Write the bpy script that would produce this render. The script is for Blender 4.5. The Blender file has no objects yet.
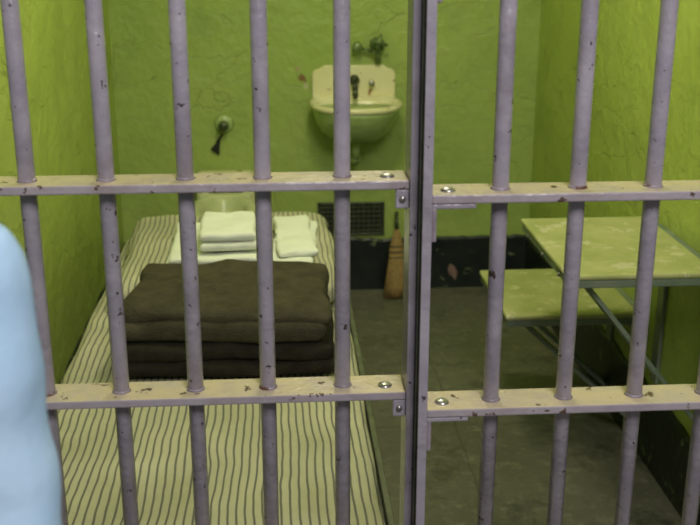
import bpy, bmesh, math, random
from mathutils import Vector, Matrix, noise
random.seed(4)
scene=bpy.context.scene
scene.view_settings.view_transform='Standard'
H=1.337
XL,XR,YB,YF,ZC=-0.582,0.938,3.78,1.10,2.13

# ---------------------------------------------------------------- materials
def nt(name):
    m=bpy.data.materials.new(name); m.use_nodes=True
    t=m.node_tree; b=t.nodes['Principled BSDF']; return m,t,b
def N(t,ty,**k):
    n=t.nodes.new(ty)
    for a,v in k.items(): setattr(n,a,v)
    return n
def noise_n(t,vec,scale,detail=4,rough=.55):
    n=N(t,'ShaderNodeTexNoise'); n.inputs['Scale'].default_value=scale
    n.inputs['Detail'].default_value=detail; n.inputs['Roughness'].default_value=rough
    t.links.new(vec,n.inputs['Vector']); return n.outputs['Fac']
def rng(t,v,a,b,c=0.,d=1.):
    n=N(t,'ShaderNodeMapRange'); n.inputs[1].default_value=a;n.inputs[2].default_value=b
    n.inputs[3].default_value=c;n.inputs[4].default_value=d
    t.links.new(v,n.inputs[0]); return n.outputs[0]
def mth(t,op,a,b=None):
    n=N(t,'ShaderNodeMath',operation=op)
    for i,v in enumerate([a,b]):
        if v is None: continue
        if isinstance(v,(int,float)): n.inputs[i].default_value=v
        else: t.links.new(v,n.inputs[i])
    return n.outputs[0]
def mix(t,f,a,b):
    n=N(t,'ShaderNodeMix',data_type='RGBA')
    for s,v in ((0,f),(6,a),(7,b)):
        if isinstance(v,tuple): n.inputs[s].default_value=(*v,1)
        elif isinstance(v,(int,float)): n.inputs[s].default_value=v
        else: t.links.new(v,n.inputs[s])
    return n.outputs[2]
def bump(t,b,h,strength,dist=.01):
    n=N(t,'ShaderNodeBump'); n.inputs['Strength'].default_value=strength
    n.inputs['Distance'].default_value=dist
    t.links.new(h,n.inputs['Height']); t.links.new(n.outputs[0],b.inputs['Normal'])
def pos(t): return N(t,'ShaderNodeNewGeometry').outputs['Position']
def mk(name,c1,c2,scale=6,rough=.5,metal=0,bs=.2,bscale=60,chip=None,chipth=.68,chipscale=30,spec=.5,top=None,worn=None):
    m,t,b=nt(name); p=pos(t)
    f=rng(t,noise_n(t,p,scale,5),.35,.65)
    col=mix(t,f,c1,c2)
    if worn:
        col=mix(t,mth(t,'MULTIPLY',rng(t,noise_n(t,p,9,6,.7),.5,.68),.7),col,worn)
    if top:   # worn, dusty upward faces
        g=N(t,'ShaderNodeNewGeometry'); s=N(t,'ShaderNodeSeparateXYZ'); t.links.new(g.outputs['Normal'],s.inputs[0])
        k=mth(t,'MULTIPLY',rng(t,s.outputs[2],.4,.8),rng(t,noise_n(t,p,25,4),.3,.6,.55,1))
        col=mix(t,k,col,top)
    if chip:
        f2=rng(t,noise_n(t,p,chipscale,4,.6),chipth,chipth+.02)
        col=mix(t,f2,col,chip)
    t.links.new(col,b.inputs['Base Color'])
    b.inputs['Roughness'].default_value=rough; b.inputs['Metallic'].default_value=metal
    b.inputs['Specular IOR Level'].default_value=spec
    if bs: bump(t,b,noise_n(t,p,bscale,4),bs,.004)
    return m
def wallmat(name,c1,c2,spots=(),chips=.675):
    m,t,b=nt(name); p=pos(t)
    f=rng(t,noise_n(t,p,1.6,6,.6),.35,.68)
    col=mix(t,f,c1,c2)
    st=mth(t,'MULTIPLY',rng(t,noise_n(t,p,4.5,6,.7),.50,.68),.42)
    col=mix(t,st,col,(c1[0]*.62,c1[1]*.66,c1[2]*.8))
    dn=N(t,'ShaderNodeTexNoise'); dn.inputs['Scale'].default_value=6
    dn.inputs['Detail'].default_value=7
    t.links.new(p,dn.inputs['Vector'])
    vm=N(t,'ShaderNodeVectorMath',operation='MULTIPLY_ADD')
    t.links.new(dn.outputs['Color'],vm.inputs[0]); vm.inputs[1].default_value=(.35,.35,.16); t.links.new(p,vm.inputs[2])
    sc=N(t,'ShaderNodeVectorMath',operation='MULTIPLY'); t.links.new(vm.outputs[0],sc.inputs[0]); sc.inputs[1].default_value=(1,1,2.6)
    vo=N(t,'ShaderNodeTexVoronoi',feature='DISTANCE_TO_EDGE'); vo.inputs['Scale'].default_value=3.6
    t.links.new(sc.outputs[0],vo.inputs['Vector'])
    crack=rng(t,vo.outputs['Distance'],.0,.017,1,0)
    mask=rng(t,noise_n(t,p,3.1,4),.47,.60)
    crack=mth(t,'MULTIPLY',crack,mask)
    col=mix(t,mth(t,'MULTIPLY',crack,.42),col,(c1[0]*.35,c1[1]*.33,c1[2]*.3))
    fch=rng(t,noise_n(t,p,11,8,.75),chips,chips+.012)
    col=mix(t,mth(t,'MULTIPLY',fch,.65),col,(.52,.55,.28))
    fc2=rng(t,noise_n(t,p,23,6,.7),chips+.03,chips+.04)
    col=mix(t,mth(t,'MULTIPLY',fc2,.6),col,(.16,.18,.07))
    for (x,z,r,cc) in spots:
        cmb=N(t,'ShaderNodeVectorMath',operation='DISTANCE'); t.links.new(p,cmb.inputs[0])
        cmb.inputs[1].default_value=(x,YB,z)
        dd=mth(t,'ADD',cmb.outputs['Value'],mth(t,'MULTIPLY',mth(t,'SUBTRACT',noise_n(t,p,55,3),.5),.05))
        col=mix(t,rng(t,dd,r,r+.004,1,0),col,cc)
    t.links.new(col,b.inputs['Base Color'])
    b.inputs['Roughness'].default_value=.38
    h=mth(t,'ADD',noise_n(t,p,38,5),mth(t,'MULTIPLY',noise_n(t,p,7,3),2.5))
    h=mth(t,'SUBTRACT',h,mth(t,'MULTIPLY',crack,.7))
    bump(t,b,h,.45,.009)
    return m
M_wall=wallmat('green_wall_paint',(.385,.49,.095),(.455,.555,.135))
M_wallb=wallmat('green_back_wall_paint',(.335,.455,.105),(.405,.515,.14),
    spots=[(.088,.800,.011,(.24,.13,.06)),(.074,.835,.006,(.42,.34,.18)),(.10,.775,.006,(.5,.5,.3)),(.128,.44,.008,(.16,.17,.09)),(-.02,.39,.006,(.5,.5,.3))])
M_ceil=mk('ceiling_paint',(.5,.55,.3),(.55,.6,.33),3,.6)
M_base=mk('black_base_paint',(.005,.009,.008),(.014,.022,.018),9,.4,bs=.6,bscale=40,chip=(.13,.16,.08),chipth=.64,chipscale=16)
def floormat():
    m,t,b=nt('concrete_floor'); p=pos(t)
    col=mix(t,rng(t,noise_n(t,p,3,6,.65),.35,.65),(.115,.112,.080),(.19,.185,.135))
    col=mix(t,mth(t,'MULTIPLY',rng(t,noise_n(t,p,22,6,.75),.52,.7),.7),col,(.31,.30,.22))
    col=mix(t,mth(t,'MULTIPLY',rng(t,noise_n(t,p,6,7,.8),.51,.62),.75),col,(.05,.052,.037))
    sx=N(t,'ShaderNodeSeparateXYZ'); t.links.new(p,sx.inputs[0])
    wob=mth(t,'MULTIPLY',noise_n(t,p,4,5),.05)
    for ax,o in ((1,2.62),(0,.47)):
        d=mth(t,'ABSOLUTE',mth(t,'SUBTRACT',mth(t,'ADD',sx.outputs[ax],wob),o+.025))
        col=mix(t,rng(t,d,.001,.005,.45,0),col,(.03,.03,.022))
    t.links.new(col,b.inputs['Base Color'])
    b.inputs['Roughness'].default_value=.42
    bump(t,b,noise_n(t,p,40,6),.4,.007); return m
M_floor=floormat()
M_bar=mk('lavender_bar_paint',(.27,.245,.305),(.36,.33,.385),14,.24,bs=.45,bscale=70,chip=(.06,.04,.04),chipth=.66,chipscale=75,worn=(.19,.165,.185))
M_cross=mk('worn_crossbar_paint',(.32,.285,.33),(.39,.355,.385),16,.26,bs=.45,bscale=60,chip=(.10,.06,.045),chipth=.64,chipscale=45,top=(.56,.47,.30),worn=(.26,.20,.20))
M_rustbar=mk('rusty_jamb_paint',(.20,.17,.20),(.32,.28,.33),30,.4,bs=.4,bscale=60,chip=(.11,.05,.035),chipth=.60,chipscale=30)
M_bolt=mk('bolt_steel',(.45,.44,.42),(.25,.24,.24),60,.3,metal=.8)
M_enam=mk('cream_enamel',(.82,.77,.46),(.88,.84,.58),9,.22,bs=.05,chip=(.36,.20,.08),chipth=.65,chipscale=20)
M_toil=mk('toilet_porcelain',(.52,.58,.30),(.66,.70,.42),9,.25,bs=.05)
M_gpaint=mk('green_metal_paint',(.36,.48,.17),(.44,.56,.22),20,.35,bs=.2,chip=(.12,.12,.07),chipth=.66)
M_dkmetal=mk('dark_valve_metal',(.05,.06,.04),(.12,.13,.08),40,.35,metal=.6)
M_valve=mk('green_valve_metal',(.10,.15,.06),(.22,.30,.12),60,.35,metal=.3)
M_black=mk('black_rubber',(.01,.01,.01),(.02,.02,.02),20,.6)
M_table=mk('worn_table_paint',(.38,.41,.16),(.51,.51,.25),11,.33,bs=.15,chip=(.60,.58,.38),chipth=.60,chipscale=24)
M_brkt=mk('bracket_grey_green_paint',(.16,.21,.16),(.24,.29,.22),12,.4,bs=.2)
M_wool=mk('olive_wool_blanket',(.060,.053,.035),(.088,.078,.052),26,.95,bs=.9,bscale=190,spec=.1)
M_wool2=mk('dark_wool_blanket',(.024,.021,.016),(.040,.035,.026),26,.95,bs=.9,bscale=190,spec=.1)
M_white=mk('white_linen',(.76,.79,.70),(.84,.86,.78),12,.85,bs=.45,bscale=70,spec=.2)
M_frame=mk('bed_frame_steel',(.10,.11,.08),(.17,.18,.12),25,.4,metal=.2,bs=.2)
M_straw=mk('broom_straw',(.27,.17,.06),(.40,.27,.10),90,.8,bs=.9,bscale=190)
M_shirt=mk('light_blue_shirt',(.40,.61,.86),(.50,.69,.90),8,.85,bs=.5,bscale=22,spec=.2)
M_jean=mk('dark_denim',(.05,.07,.13),(.07,.09,.16),30,.9)
M_skin=mk('skin',(.62,.40,.29),(.66,.44,.32),12,.5,bs=.05)
M_hair=mk('brown_hair',(.06,.035,.02),(.10,.06,.03),50,.6,bs=.8,bscale=90)
M_shoe=mk('shoe_leather',(.03,.03,.03),(.05,.05,.05),30,.5)
M_eye=mk('eye_white',(.8,.8,.8),(.82,.82,.82),5,.2,bs=0)
M_lip=mk('lips',(.45,.17,.15),(.5,.2,.17),10,.5,bs=0)
M_flake=mk('flaked_paint',(.20,.12,.11),(.27,.18,.15),60,.6)
M_cwall=mk('corridor_wall_paint',(.42,.42,.36),(.48,.48,.40),4,.5)
m,t,b=nt('bulb_glass'); b.inputs['Emission Color'].default_value=(1,.9,.65,1); b.inputs['Emission Strength'].default_value=4
b.inputs['Base Color'].default_value=(.9,.85,.7,1); M_bulb=m
def ticking():
    m,t,b=nt('striped_ticking'); p=pos(t)
    sx=N(t,'ShaderNodeSeparateXYZ'); t.links.new(p,sx.inputs[0])
    w=mth(t,'MULTIPLY',mth(t,'SUBTRACT',noise_n(t,p,5,2),.5),.022)
    x=mth(t,'ADD',sx.outputs[0],w)
    fr=mth(t,'FRACT',mth(t,'MULTIPLY',x,1/.0140))
    d=mth(t,'ABSOLUTE',mth(t,'SUBTRACT',fr,.5))
    s=rng(t,d,.08,.18,1,0)
    base=mix(t,rng(t,noise_n(t,p,5,5),.35,.65),(.46,.45,.31),(.58,.56,.40))
    col=mix(t,mth(t,'MULTIPLY',s,.82),base,(.09,.09,.10))
    t.links.new(col,b.inputs['Base Color']); b.inputs['Roughness'].default_value=.9
    b.inputs['Specular IOR Level'].default_value=.15
    bump(t,b,noise_n(t,p,16,4),.6,.02); return m
M_tick=ticking()

# ---------------------------------------------------------------- builder
class B:
    def __init__(s,name): s.name=name; s.bm=bmesh.new(); s.mats=[]
    def mi(s,m):
        if m not in s.mats: s.mats.append(m)
        return s.mats.index(m)
    def absorb(s,bm,mat,smooth=False):
        i=s.mi(mat)
        for f in bm.faces: f.material_index=i; f.smooth=smooth
        me=bpy.data.meshes.new('t'); bm.to_mesh(me); bm.free()
        s.bm.from_mesh(me); bpy.data.meshes.remove(me)
    def box(s,x0,x1,y0,y1,z0,z1,mat,bev=.002,rot=None):
        bm=bmesh.new(); bmesh.ops.create_cube(bm,size=1)
        bmesh.ops.scale(bm,vec=(x1-x0,y1-y0,z1-z0),verts=bm.verts)
        if bev: bmesh.ops.bevel(bm,geom=bm.edges[:],offset=bev,segments=2,affect='EDGES',profile=.5)
        if rot: bmesh.ops.rotate(bm,cent=(0,0,0),matrix=rot,verts=bm.verts)
        bmesh.ops.translate(bm,vec=((x0+x1)/2,(y0+y1)/2,(z0+z1)/2),verts=bm.verts)
        s.absorb(bm,mat)
    def cyl(s,p,q,r1,mat,r2=None,seg=20,cap=True):
        p=Vector(p);q=Vector(q); r2=r1 if r2 is None else r2
        bm=bmesh.new(); d=q-p
        bmesh.ops.create_cone(bm,cap_ends=cap,segments=seg,radius1=r1,radius2=r2,depth=d.length)
        M=Matrix.Translation((p+q)/2)@d.to_track_quat('Z','Y').to_matrix().to_4x4()
        bmesh.ops.transform(bm,matrix=M,verts=bm.verts); s.absorb(bm,mat,True)
    def sph(s,c,r,mat,seg=16,rot=None):
        if not hasattr(r,'__len__'): r=(r,r,r)
        bm=bmesh.new(); bmesh.ops.create_uvsphere(bm,u_segments=seg,v_segments=seg//2+2,radius=1)
        bmesh.ops.scale(bm,vec=r,verts=bm.verts)
        if rot: bmesh.ops.rotate(bm,cent=(0,0,0),matrix=rot,verts=bm.verts)
        bmesh.ops.translate(bm,vec=c,verts=bm.verts); s.absorb(bm,mat,True)
    def cap(s,p,q,r1,r2,mat):
        s.cyl(p,q,r1,mat,r2); s.sph(p,r1,mat); s.sph(q,r2,mat)
    def tube(s,pts,r,mat,seg=12):
        for a,c in zip(pts[:-1],pts[1:]): s.cap(a,c,r,r,mat)
    def loft(s,rings,mat,capends=True,smooth=True):
        bm=bmesh.new(); R=[[bm.verts.new(p) for p in r] for r in rings]; n=len(R[0])
        for a,c in zip(R[:-1],R[1:]):
            for i in range(n): bm.faces.new((a[i],a[(i+1)%n],c[(i+1)%n],c[i]))
        if capends: bm.faces.new(R[0][::-1]); bm.faces.new(R[-1])
        bmesh.ops.recalc_face_normals(bm,faces=bm.faces); s.absorb(bm,mat,smooth)
    def poly(s,pts2,y0,y1,mat,bev=.004):
        bm=bmesh.new(); vs=[bm.verts.new((x,y0,z)) for x,z in pts2]; f=bm.faces.new(vs)
        r=bmesh.ops.extrude_face_region(bm,geom=[f])
        bmesh.ops.translate(bm,vec=(0,y1-y0,0),verts=[v for v in r['geom'] if isinstance(v,bmesh.types.BMVert)])
        bmesh.ops.recalc_face_normals(bm,faces=bm.faces)
        if bev: bmesh.ops.bevel(bm,geom=bm.edges[:],offset=bev,segments=2,affect='EDGES')
        s.absorb(bm,mat)
    def slab(s,x0,x1,y0,y1,z0,z1,r,mat,n=24,amp=.006,ns=7,rot=0,puff=0,seed=0,flat=False,sag=0):
        bm=bmesh.new(); bmesh.ops.create_cube(bm,size=2)
        bmesh.ops.subdivide_edges(bm,edges=bm.edges[:],cuts=n,use_grid_fill=True)
        hx,hy,hz=(x1-x0)/2,(y1-y0)/2,(z1-z0)/2
        c=Vector(((x0+x1)/2,(y0+y1)/2,(z0+z1)/2)); rm=Matrix.Rotation(rot,3,'Z')
        rz=min(r,hz)
        for v in bm.verts:
            u=v.co.copy()
            u=Vector([math.copysign(1-(1-abs(a))**1.35,a) for a in u])
            p=Vector((u.x*hx,u.y*hy,u.z*hz))
            q=Vector((max(-hx+r,min(hx-r,p.x)),max(-hy+r,min(hy-r,p.y)),max(-hz+rz,min(hz-rz,p.z))))
            d=p-q
            if d.length>1e-9:
                k=Vector((d.x/r,d.y/r,d.z/rz)); mx=max(abs(k.x),abs(k.y),abs(k.z))
                kk=k.normalized()*mx; p=q+Vector((kk.x*r,kk.y*r,kk.z*rz))
            if puff:
                e=(1-u.x**4*.75)*(1-u.y**4*.75); top=max(0,p.z+hz)
                p.z=-hz+top*(1-puff+puff*e)
            if sag: p.z-=sag*(max(0,-u.y)**4)*(p.z+hz)/(2*hz)
            nv=noise.noise_vector((p+c)*ns+Vector((seed,seed*2,0)))+.5*noise.noise_vector((p+c)*ns*2.7+Vector((seed,5,0)))
            zk=amp*(nv.z) if u.z>-.5 else (0 if flat else amp*.25*nv.z)
            p+=Vector((nv.x*amp,nv.y*amp,zk))
            v.co=rm@p+c
        s.absorb(bm,mat,True)
    def done(s,origin=None):
        me=bpy.data.meshes.new(s.name)
        vs=[v.co for v in s.bm.verts]
        lo=Vector([min(v[i] for v in vs) for i in range(3)]); hi=Vector([max(v[i] for v in vs) for i in range(3)])
        o=Vector(((lo.x+hi.x)/2,(lo.y+hi.y)/2,lo.z))
        bmesh.ops.translate(s.bm,vec=-o,verts=s.bm.verts)
        s.bm.to_mesh(me); s.bm.free()
        for m in s.mats: me.materials.append(m)
        ob=bpy.data.objects.new(s.name,me); ob.location=o
        scene.collection.objects.link(ob); return ob
def room(name,x0,x1,y0,y1,z0,z1,mat,bev=0):
    b=B(name); b.box(x0,x1,y0,y1,z0,z1,mat,bev); return b.done()

# ---------------------------------------------------------------- room
T=.12
room('floor',XL-T,XR+T,YF,YB+T,-.1,0,M_floor)
room('floor_corridor',-2.6,2.9,-2.0,YF,-.1,0,M_floor)
room('wall_left',XL-T,XL,YF,YB,0,ZC,M_wall)
room('wall_right',XR,XR+T,YF,YB,0,ZC,M_wall)
room('wall_back',XL-T,XR+T,YB,YB+T,0,ZC,M_wallb)
room('ceiling',XL-T,XR+T,YF,YB+T,ZC,ZC+.1,M_ceil)
room('wall_front_left',-2.6,XL-T,YF,YF+.1,0,3.0,M_cwall)
room('wall_front_right',XR+T,2.9,YF,YF+.1,0,3.0,M_cwall)
room('wall_front_upper',XL-T,XR+T,YF,YF+.1,ZC+.1,3.0,M_cwall)
def baseb(name,pts,nrm,flake=False):
    b=B(name); bm=bmesh.new(); rows=[]
    n=60
    for i in range(n+1):
        p=Vector(pts[0]).lerp(Vector(pts[1]),i/n)
        zt=.203+.009*noise.noise(p*9)+.006*noise.noise(p*31)
        o=Vector(nrm)*.012
        rows.append([bm.verts.new(v) for v in ((p.x,p.y,0),(p.x+o.x,p.y+o.y,0),(p.x+o.x,p.y+o.y,zt-.008),(p.x+o.x*.5,p.y+o.y*.5,zt),(p.x,p.y,zt))])
    for a,c in zip(rows[:-1],rows[1:]):
        for k in range(5): bm.faces.new((a[k],a[(k+1)%5],c[(k+1)%5],c[k]))
    bm.faces.new(rows[0]); bm.faces.new(rows[-1][::-1])
    bmesh.ops.recalc_face_normals(bm,faces=bm.faces); b.absorb(bm,M_base)
    if flake:
        b.poly([(.630,.075),(.638,.098),(.656,.088),(.668,.060),(.660,.030),(.648,.048),(.637,.052)],YB-.0145,YB-.0115,M_flake,0)
    return b.done()
baseb('baseboard_back',((XL,YB,0),(XR,YB,0)),(0,-1,0),True)
baseb('baseboard_right',((XR,YF+.16,0),(XR,YB-.012,0)),(-1,0,0))
baseb('baseboard_left',((XL,YF+.16,0),(XL,YB-.012,0)),(1,0,0))

# ---------------------------------------------------------------- bars
ZL=[z+.006 for z in (.246,.513,.780,1.047,1.314,1.581,1.848)]
ZR=[z-.010 for z in ZL]
def grid(name,xs,yc,xa,xb,ZX):
    b=B(name)
    for x in xs: b.cyl((x,yc,.0),(x,yc,ZC-.001),.0098,M_bar,seg=24)
    for z in ZX:
        b.box(xa,xb,yc-.027,yc+.027,z-.011,z,M_cross,.002)
        for x in xs:
            b.cyl((x,yc,z-.0005),(x,yc,z+.003),.0120,M_rustbar,.0100,seg=20)
    return b
YL,YR=1.200,1.168
xl=[-.4705,-.3805,-.2905,-.2006,-.1098,-.0204,.0724]
b=grid('cell_bar_grille',xl,YL,XL+.001,.149,ZL)
b.box(XL+.001,XL+.012,YL-.027,YL+.027,0,ZC-.001,M_bar)
b.box(.149,.1585,YL-.032,YL+.02,0,ZC-.001,M_bar,.002)
for z in ZL:
    b.sph((.125,YL-.006,z),(.009,.009,.004),M_bolt)
    b.box(.133,.149,YL-.026,YL-.020,z-.034,z-.011,M_bar,.002)
    b.sph((.141,YL-.027,z-.022),(.004,.003,.004),M_bolt)
b.done()
xr=[.254,.3450,.4345,.5240,.6135,.703,.7925,.882]
b=grid('cell_door',xr,YR,.171,XR-.02,ZR)
b.box(.1625,.1705,YR-.030,YR+.022,0.0,ZC-.001,M_rustbar,.0015)
b.box(.1588,.1622,YR-.016,YR+.022,0.0,ZC-.001,M_dkmetal,.001)
b.box(.1595,.1705,YR-.033,YR-.0295,0.0,ZC-.001,M_bar,.0008)
b.box(XR-.02,XR-.002,YR-.03,YR+.02,0,ZC-.001,M_bar)
for z in ZR:
    b.sph((.192,YR-.006,z),(.009,.009,.004),M_bolt)
    b.box(.171,.222,YR-.026,YR-.020,z-.017,z-.011,M_bar,.0015)
    b.box(.171,.177,YR-.026,YR-.020,z-.056,z-.015,M_rustbar,.0015)
b.done()

# ---------------------------------------------------------------- bed
BX0,BX1,BY0,BY1,BZ=-.465,.152,1.255,3.03,.45
b=B('cot_bed')
for x in (BX0,BX1+.018):
    b.box(x-.006,x+.001 if x<0 else x+.006,BY0,BY1+.03,.355,.40,M_frame)
b.box(BX1-.02,BX1+.022,BY0,BY1+.03,.372,.380,M_frame)
for y in (BY0,BY1+.02): b.box(BX0,BX1+.02,y,y+.008,.355,.395,M_frame)
for i in range(12):
    y=BY0+.07+i*.15; b.sph((BX1+.025,y,.378),(.004,.006,.006),M_bolt)
for i in range(7): b.box(BX0,BX1+.015,BY0+.12+i*.27,BY0+.15+i*.27,.366,.371,M_frame,.001)
for x in (BX0+.01,BX1+.005):
    for y in (BY0+.06,BY1-.03): b.cyl((x,y,0),(x,y,.37),.013,M_frame); b.cyl((x,y,0),(x,y,.01),.022,M_frame)
b.slab(BX0+.004,BX1+.004,BY0+.012,BY1+.012,.381,BZ+.001,.03,M_tick,n=44,amp=.006,ns=5,flat=True)
b.done()
b=B('striped_pillow')
b.slab(-.412,.142,2.365,3.00,BZ+.006,.540,.035,M_tick,n=30,amp=.009,ns=5,puff=.28,flat=True,rot=.02)
b.done()
b=B('folded_blanket')
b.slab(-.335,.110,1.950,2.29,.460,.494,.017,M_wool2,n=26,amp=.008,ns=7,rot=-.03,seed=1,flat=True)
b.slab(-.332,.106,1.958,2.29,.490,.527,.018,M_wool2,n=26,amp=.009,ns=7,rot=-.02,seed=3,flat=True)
b.slab(-.334,.096,1.966,2.30,.526,.572,.022,M_wool,n=28,amp=.012,ns=6,rot=-.055,seed=9,flat=True)
b.slab(-.326,.100,1.980,2.30,.556,.600,.022,M_wool,n=28,amp=.014,ns=6,rot=-.07,seed=9.15,flat=True,sag=.008)
b.done()
b=B('folded_sheet')
b.slab(-.278,-.036,2.370,2.70,.545,.563,.009,M_white,amp=.004,ns=9,seed=2)
b.slab(-.270,-.040,2.375,2.69,.564,.582,.009,M_white,amp=.005,ns=9,rot=.03,seed=4)
b.done()
b=B('pillowcase')
b.slab(-.020,.088,2.39,2.76,.545,.566,.010,M_white,amp=.006,ns=9,seed=12,rot=-.05)
b.slab(-.014,.080,2.41,2.74,.567,.585,.010,M_white,amp=.008,ns=11,rot=.03,seed=14)
b.done()
b=B('folded_towel')
b.slab(-.200,-.060,2.40,2.62,.588,.610,.011,M_white,amp=.004,ns=10,rot=.05,seed=7)
b.slab(-.198,-.062,2.405,2.62,.610,.632,.011,M_white,amp=.005,ns=10,rot=.02,seed=8)
b.done()

# ---------------------------------------------------------------- toilet
b=B('toilet')
def ell(cx,cy,a,bb,z,n=32):
    return [(cx+a*math.cos(2*math.pi*i/n),cy+bb*math.sin(2*math.pi*i/n)*(1 if math.sin(2*math.pi*i/n)<0 else .85),z) for i in range(n)]
tx=-.197
b.loft([ell(tx,3.60,.075,.12,0),ell(tx,3.60,.068,.11,.03),ell(tx,3.60,.062,.10,.15),ell(tx,3.56,.085,.15,.27),ell(tx,3.53,.108,.19,.35),ell(tx,3.52,.118,.205,.385),ell(tx,3.52,.120,.207,.40),
        ell(tx,3.52,.112,.198,.406),ell(tx,3.515,.082,.155,.405),ell(tx,3.515,.074,.145,.385),ell(tx,3.52,.055,.11,.31),ell(tx,3.53,.03,.05,.27)],M_toil)
b.box(tx-.105,tx+.105,3.695,3.767,.20,.478,M_enam,.018)
b.box(tx-.095,tx+.095,3.65,3.72,.36,.41,M_toil,.012)
b.cyl((tx-.06,3.70,.415),(tx+.06,3.70,.415),.010,M_dkmetal)
b.done()
b=B('flush_valve')
c=(-.198,YB,.642)
b.cyl((c[0],YB,c[2]),(c[0],YB-.010,c[2]),.036,M_gpaint,.030,seg=28)
b.cyl((c[0],YB-.010,c[2]),(c[0],YB-.04,c[2]),.014,M_valve)
b.cyl((c[0],YB-.04,c[2]),(c[0],YB-.048,c[2]),.020,M_valve)
b.sph((c[0],YB-.05,c[2]),(.014,.007,.014),M_dkmetal)
b.done()
b=B('wall_hook')
b.poly([(-.250,.550),(-.218,.528),(-.213,.590),(-.225,.580)],YB-.012,YB,M_black,.003)
b.tube([(-.224,YB-.01,.58),(-.212,YB-.02,.595),(-.205,YB-.012,.606)],.004,M_black)
b.done()

# ---------------------------------------------------------------- sink
b=B('wall_sink'); sx=.270
def dring(a,front,z,back=YB-.012,n=48,shift=0):
    r=[]; cy=back-.10*(a/.155)
    for i in range(n):
        t=2*math.pi*i/n; cs,sn=math.cos(t),math.sin(t)
        x=sx+a*math.copysign(abs(cs)**.8,cs)
        y=cy+(back-cy)*(abs(sn)**.45) if sn>0 else cy-(cy-front)*(abs(sn)**.9)
        r.append((x,y,z))
    return r
b.loft([dring(.05,3.62,.600,3.74),dring(.088,3.58,.606,3.755),dring(.124,3.54,.635),dring(.142,3.51,.672),dring(.151,3.49,.706),dring(.155,3.486,.720)],M_gpaint,capends=True)
b.loft([dring(.155,3.486,.719),dring(.161,3.480,.723),dring(.162,3.478,.733),dring(.158,3.482,.739),dring(.142,3.502,.739,YB-.05),dring(.135,3.510,.733,YB-.06),dring(.123,3.528,.700,YB-.065),
        dring(.100,3.556,.662,YB-.075),dring(.06,3.60,.645,YB-.09),dring(.02,3.64,.642,YB-.11)],M_enam,capends=False)
b.cyl((sx,3.66,.640),(sx,3.66,.645),.018,M_bolt)
w=.148
pts=[(-w,.715),(w,.715),(w,.822),(w-.008,.835),(w-.03,.838),(w-.036,.850),(-w+.036,.850),(-w+.03,.838),(-w+.008,.835),(-w,.822)]
b.poly([(sx+x,z) for x,z in pts],YB-.022,YB-.001,M_enam,.005)
b.box(sx-w,sx+w,YB-.05,YB-.018,.715,.742,M_enam,.008)
for dx in (-.062,.062):
    b.cyl((sx+dx,YB-.02,.79),(sx+dx,YB-.045,.79),.007,M_dkmetal); b.sph((sx+dx,YB-.048,.79),(.011,.007,.011),M_bolt)
b.cyl((sx,YB-.02,.80),(sx,YB-.05,.80),.018,M_dkmetal)
b.tube([(sx,YB-.04,.80),(sx,YB-.07,.795),(sx,YB-.09,.775),(sx,YB-.095,.752)],.010,M_dkmetal)
b.tube([(sx,3.66,.61),(sx,3.66,.54),(sx,3.69,.515),(sx,3.775,.515)],.014,M_gpaint)
b.cyl((sx,YB-.008,.515),(sx,YB,.515),.030,M_gpaint)
b.done()
b=B('water_shutoff_valve')
vx,vz=.355,.920
b.cyl((vx,YB,vz),(vx,YB-.05,vz),.014,M_valve); b.cyl((vx,YB-.004,vz),(vx,YB,vz),.028,M_valve)
b.cyl((vx,YB-.035,vz-.06),(vx,YB-.035,vz+.03),.011,M_valve)
b.sph((vx,YB-.035,vz),.018,M_valve)
for a in (0,90):
    A=math.radians(a+15); b.cap((vx-.028*math.cos(A),YB-.062,vz+.028*math.sin(A)+.012),(vx+.028*math.cos(A),YB-.062,vz-.028*math.sin(A)+.012),.006,.006,M_valve)
b.cyl((vx,YB-.05,vz+.006),(vx,YB-.066,vz+.012),.008,M_dkmetal)
b.tube([(vx,YB-.035,vz-.03),(vx-.02,YB-.035,vz-.02),(vx-.07,YB-.03,vz-.008)],.006,M_valve)
b.cyl((vx-.075,YB,vz-.008),(vx-.075,YB-.04,vz-.008),.015,M_valve)
b.sph((vx-.075,YB-.045,vz-.006),(.019,.008,.019),M_valve)
b.done()

# ---------------------------------------------------------------- vent grille
b=B('vent_grille')
x0,x1,z0,z1=.137,.386,.216,.343
b.box(x0,x1,YB-.003,YB-.0005,z0,z1,M_black,0)
fw=.008
b.box(x0,x1,YB-.012,YB,z1-fw,z1,M_dkmetal,.001);b.box(x0,x1,YB-.012,YB,z0,z0+fw,M_dkmetal,.001)
b.box(x0,x0+fw,YB-.012,YB,z0,z1,M_dkmetal,.001);b.box(x1-fw,x1,YB-.012,YB,z0,z1,M_dkmetal,.001)
M_lat=mk('vent_lattice_paint',(.035,.045,.022),(.08,.095,.045),30,.5)
for i in range(1,13):
    x=x0+i*(x1-x0)/13; b.box(x-.0020,x+.0020,YB-.010,YB-.002,z0,z1,M_lat,0)
for i in range(1,7):
    z=z0+i*(z1-z0)/7; b.box(x0,x1,YB-.011,YB-.003,z-.0020,z+.0020,M_lat,0)
b.done()

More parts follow.
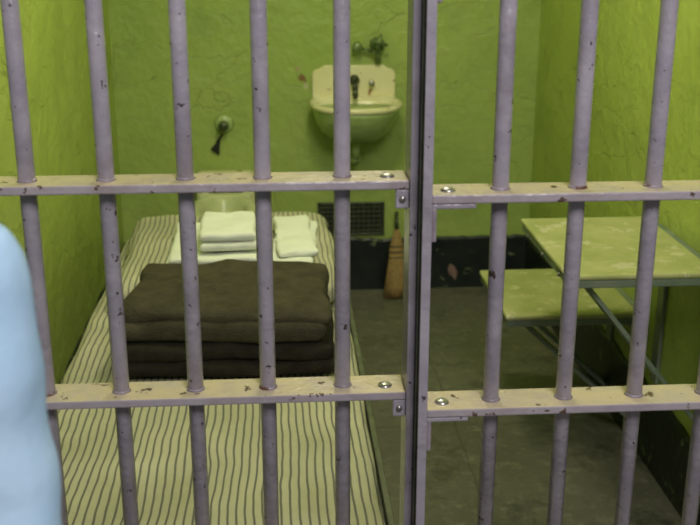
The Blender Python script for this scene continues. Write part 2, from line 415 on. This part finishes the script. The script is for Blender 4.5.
# ---------------------------------------------------------------- whisk broom
b=B('whisk_broom')
bx=.425
def er(cx,cy,a,bb,z,n=20): return [(cx+a*math.cos(2*math.pi*i/n),cy+bb*math.sin(2*math.pi*i/n),z) for i in range(n)]
b.loft([er(bx-.008,3.657,.030,.016,.012),er(bx-.006,3.663,.031,.017,.04),er(bx,3.688,.031,.016,.12),er(bx+.002,3.708,.028,.014,.185),er(bx+.003,3.718,.018,.011,.215),er(bx+.003,3.727,.010,.010,.25)],M_straw)
for z,a,yy in ((.15,.032,3.697),(.17,.0315,3.703),(.19,.029,3.710)): b.loft([er(bx+.001,yy,a,.0175,z),er(bx+.001,yy,a,.0175,z+.003)],M_dkmetal)
b.cyl((bx+.003,3.724,.24),(bx+.004,3.752,.31),.0080,M_dkmetal,.007)
random.seed(2)
for i in range(80):
    u=random.uniform(-1,1); s2=random.uniform(-1,1)
    b.cyl((bx+.027*u,3.70+s2*.013,.15),(bx-.008+.038*u+random.uniform(-.006,.006),3.655+s2*.024,random.uniform(.001,.02)),.0016,M_straw,seg=5)
b.done()

# ---------------------------------------------------------------- table and bench
def shelf(name,x0,y0,y1,z,th,zb):
    b=B(name)
    b.box(x0,XR-.030,y0,y1,z-th,z,M_table,.005)
    b.box(x0+.004,XR-.034,y0+.004,y1-.004,z-th-.018,z-th-.0,M_brkt,.003)
    b.box(XR-.031,XR-.001,y0+.02,y1-.02,z-.06,z-.012,M_brkt,.003)
    for y in (y0+.07,y1-.09):
        p=Vector((x0+.05,0,z-th-.02)); q=Vector((XR-.012,0,zb)); d=q-p
        L=d.length; ang=math.atan2(-d.z,d.x)
        b.box((p.x+q.x)/2-L/2,(p.x+q.x)/2+L/2,y-.022,y+.022,(p.z+q.z)/2-.005,(p.z+q.z)/2+.005,M_brkt,.001,rot=Matrix.Rotation(ang,3,'Y'))
        b.box(x0+.03,XR-.001,y-.018,y+.018,z-th-.03,z-th-.018,M_brkt,.001)
        b.box(XR-.010,XR-.001,y-.02,y+.02,zb-.03,z-.03,M_brkt,.001)
        for zz in (zb-.015,z-.10): b.sph((XR-.011,y,zz),(.004,.007,.007),M_bolt)
    for k in range(3): b.sph((x0+.001,y0+.08+k*(y1-y0-.16)/2,z-th-.011),(.003,.005,.005),M_bolt)
    return b.done()
shelf('wall_table',.590,2.018,2.465,.64,.012,.26)
shelf('wall_bench',.565,2.455,2.83,.385,.014,.06)

# ---------------------------------------------------------------- ceiling lamp
b=B('ceiling_lamp')
b.cyl((.18,2.35,ZC),(.18,2.35,ZC-.03),.05,M_brkt); b.sph((.18,2.35,ZC-.075),(.035,.035,.045),M_bulb)
b.done()

# ---------------------------------------------------------------- visitor
PX,PY=-.385,.72
b=B('tmp'); W=lambda x,y,z:(PX+x,PY+y,z)
S=M_shirt
b.sph(W(0,0,.76),(.135,.10,.11),S); b.sph(W(0,0,.90),(.130,.092,.15),S); b.sph(W(0,0,1.02),(.155,.095,.13),S)
b.sph(W(0,0,1.10),(.13,.075,.055),S)
b.cap(W(0,0,1.10),W(0,.01,1.21),.050,.042,S)
b.sph(W(0,.015,1.325),(.078,.092,.100),S); b.sph(W(0,.045,1.275),(.055,.058,.058),S); b.sph(W(0,.10,1.30),(.011,.018,.014),S); b.cap(W(0,.10,1.33),W(0,.112,1.302),.007,.010,S)
for s in (-1,1):
    b.sph(W(s*.080,.01,1.31),(.010,.017,.026),S)
    b.cap(W(s*.10,0,1.115),W(s*.150,0,1.095),.045,.054,S)
    b.cap(W(s*.150,0,1.095),W(s*.170,-.015,.87),.054,.048,S)
    b.cap(W(s*.170,-.015,.87),W(s*.152,.07,.665),.046,.030,S)
    b.cap(W(s*.152,.07,.665),W(s*.148,.085,.63),.024,.022,S)
    hx,hy,hz=s*.146,.095,.59
    b.sph(W(hx,hy,hz),(.017,.033,.042),S,rot=Matrix.Rotation(.25,3,'X'))
    for k,(dy,L) in enumerate(((.030,.060),(.010,.068),(-.010,.063),(-.028,.050))):
        p0=W(hx,hy+dy*.8+.004,hz-.025); p1=W(hx-s*.004,hy+dy+.010,hz-.025-L*.5); p2=W(hx-s*.018,hy+dy+.012,hz-.025-L*.78); p3=W(hx-s*.032,hy+dy+.010,hz-.025-L*.92)
        b.cap(p0,p1,.0080,.0074,S); b.cap(p1,p2,.0074,.0068,S); b.cap(p2,p3,.0068,.0058,S)
    b.cap(W(hx-s*.004,hy+.026,hz+.015),W(hx-s*.014,hy+.052,hz-.010),.0105,.0090,S); b.cap(W(hx-s*.014,hy+.052,hz-.010),W(hx-s*.020,hy+.056,hz-.035),.0088,.0072,S)
    b.cap(W(s*.068,0,.72),W(s*.078,.012,.41),.085,.056,S); b.cap(W(s*.078,.012,.41),W(s*.082,-.01,.09),.054,.042,S)
    b.cap(W(s*.082,-.02,.04),W(s*.095,.12,.030),.040,.030,S)
tmp=b.done()
rm=tmp.modifiers.new('r','REMESH'); rm.mode='VOXEL'; rm.voxel_size=.0055; rm.use_smooth_shade=True
sm=tmp.modifiers.new('s','SMOOTH'); sm.iterations=5; sm.factor=.5
bpy.context.view_layer.update()
dg=bpy.context.evaluated_depsgraph_get()
me=bpy.data.meshes.new_from_object(tmp.evaluated_get(dg)); me.name='visitor'
off=tmp.location.copy(); bpy.data.objects.remove(tmp)
zmin=min(v.co.z for v in me.vertices)
off.z=-zmin
me.materials.clear()
for m_ in (M_shirt,M_jean,M_skin,M_hair,M_shoe): me.materials.append(m_)
for v in me.vertices:
    p=v.co+off
    if p.z>.68 and p.z<1.13:
        nv=noise.noise(Vector((p.x*14,p.y*14,p.z*20)))
        v.co+=v.normal*(.006*nv)
for f in me.polygons:
    p=f.center+off; x,y,z=abs(p.x-PX),p.y-PY,p.z
    hand = x>.10 and z<.668 and z>.44 and y>.03
    if z>1.165:
        hair = (z>1.375-(.055 if y<.03 else 0)) or (y<-.0 and z>1.235) or (y<.035 and z>1.34)
        f.material_index=3 if hair else 2
    elif hand: f.material_index=2
    elif z>.70 or x>.125 and z>.6: f.material_index=0
    elif z>.075: f.material_index=1
    else: f.material_index=4
    f.use_smooth=True
vis=bpy.data.objects.new('visitor',me); vis.location=off; scene.collection.objects.link(vis)
fb=B('face')
for s in (-1,1):
    fb.sph(W(s*.030,.092,1.325),(.011,.009,.007),M_eye); fb.sph(W(s*.030,.0995,1.325),(.005,.003,.005),M_hair)
    fb.cap(W(s*.018,.102,1.343),W(s*.043,.092,1.344),.003,.003,M_hair)
fb.sph(W(0,.101,1.268),(.020,.006,.006),M_lip)
face=fb.done(); face.parent=vis; face.matrix_parent_inverse=Matrix.Translation(-off)

# ---------------------------------------------------------------- lights
def light(name,ty,loc,e,col,size=.2,target=None,**k):
    l=bpy.data.lights.new(name,ty); l.energy=e; l.color=col
    if ty=='AREA': l.size=size
    else: l.shadow_soft_size=size
    o=bpy.data.objects.new(name,l); o.location=loc; scene.collection.objects.link(o)
    if target: o.rotation_euler=(Vector(target)-Vector(loc)).to_track_quat('-Z','Y').to_euler()
    return o
light('cell_bulb_light','POINT',(.18,2.35,1.92),24.5,(1,.93,.70),.10)
light('corridor_light','AREA',(.5,-.6,2.8),52,(1,.95,.92),.8,target=(.1,1.6,.8))
w=bpy.data.worlds.new('World'); scene.world=w; w.use_nodes=True
w.node_tree.nodes['Background'].inputs[0].default_value=(.85,.85,.9,1); w.node_tree.nodes['Background'].inputs[1].default_value=.20

# ---------------------------------------------------------------- camera
cd=bpy.data.cameras.new('Camera'); cam=bpy.data.objects.new('Camera',cd); scene.collection.objects.link(cam)
cd.sensor_width=36; cd.lens=54; cd.clip_start=.05
cam.location=(0,0,H); cam.rotation_euler=(math.radians(72),0,math.radians(-3.9))
cd.dof.use_dof=True; cd.dof.focus_distance=1.6; cd.dof.aperture_fstop=7.5
scene.camera=cam
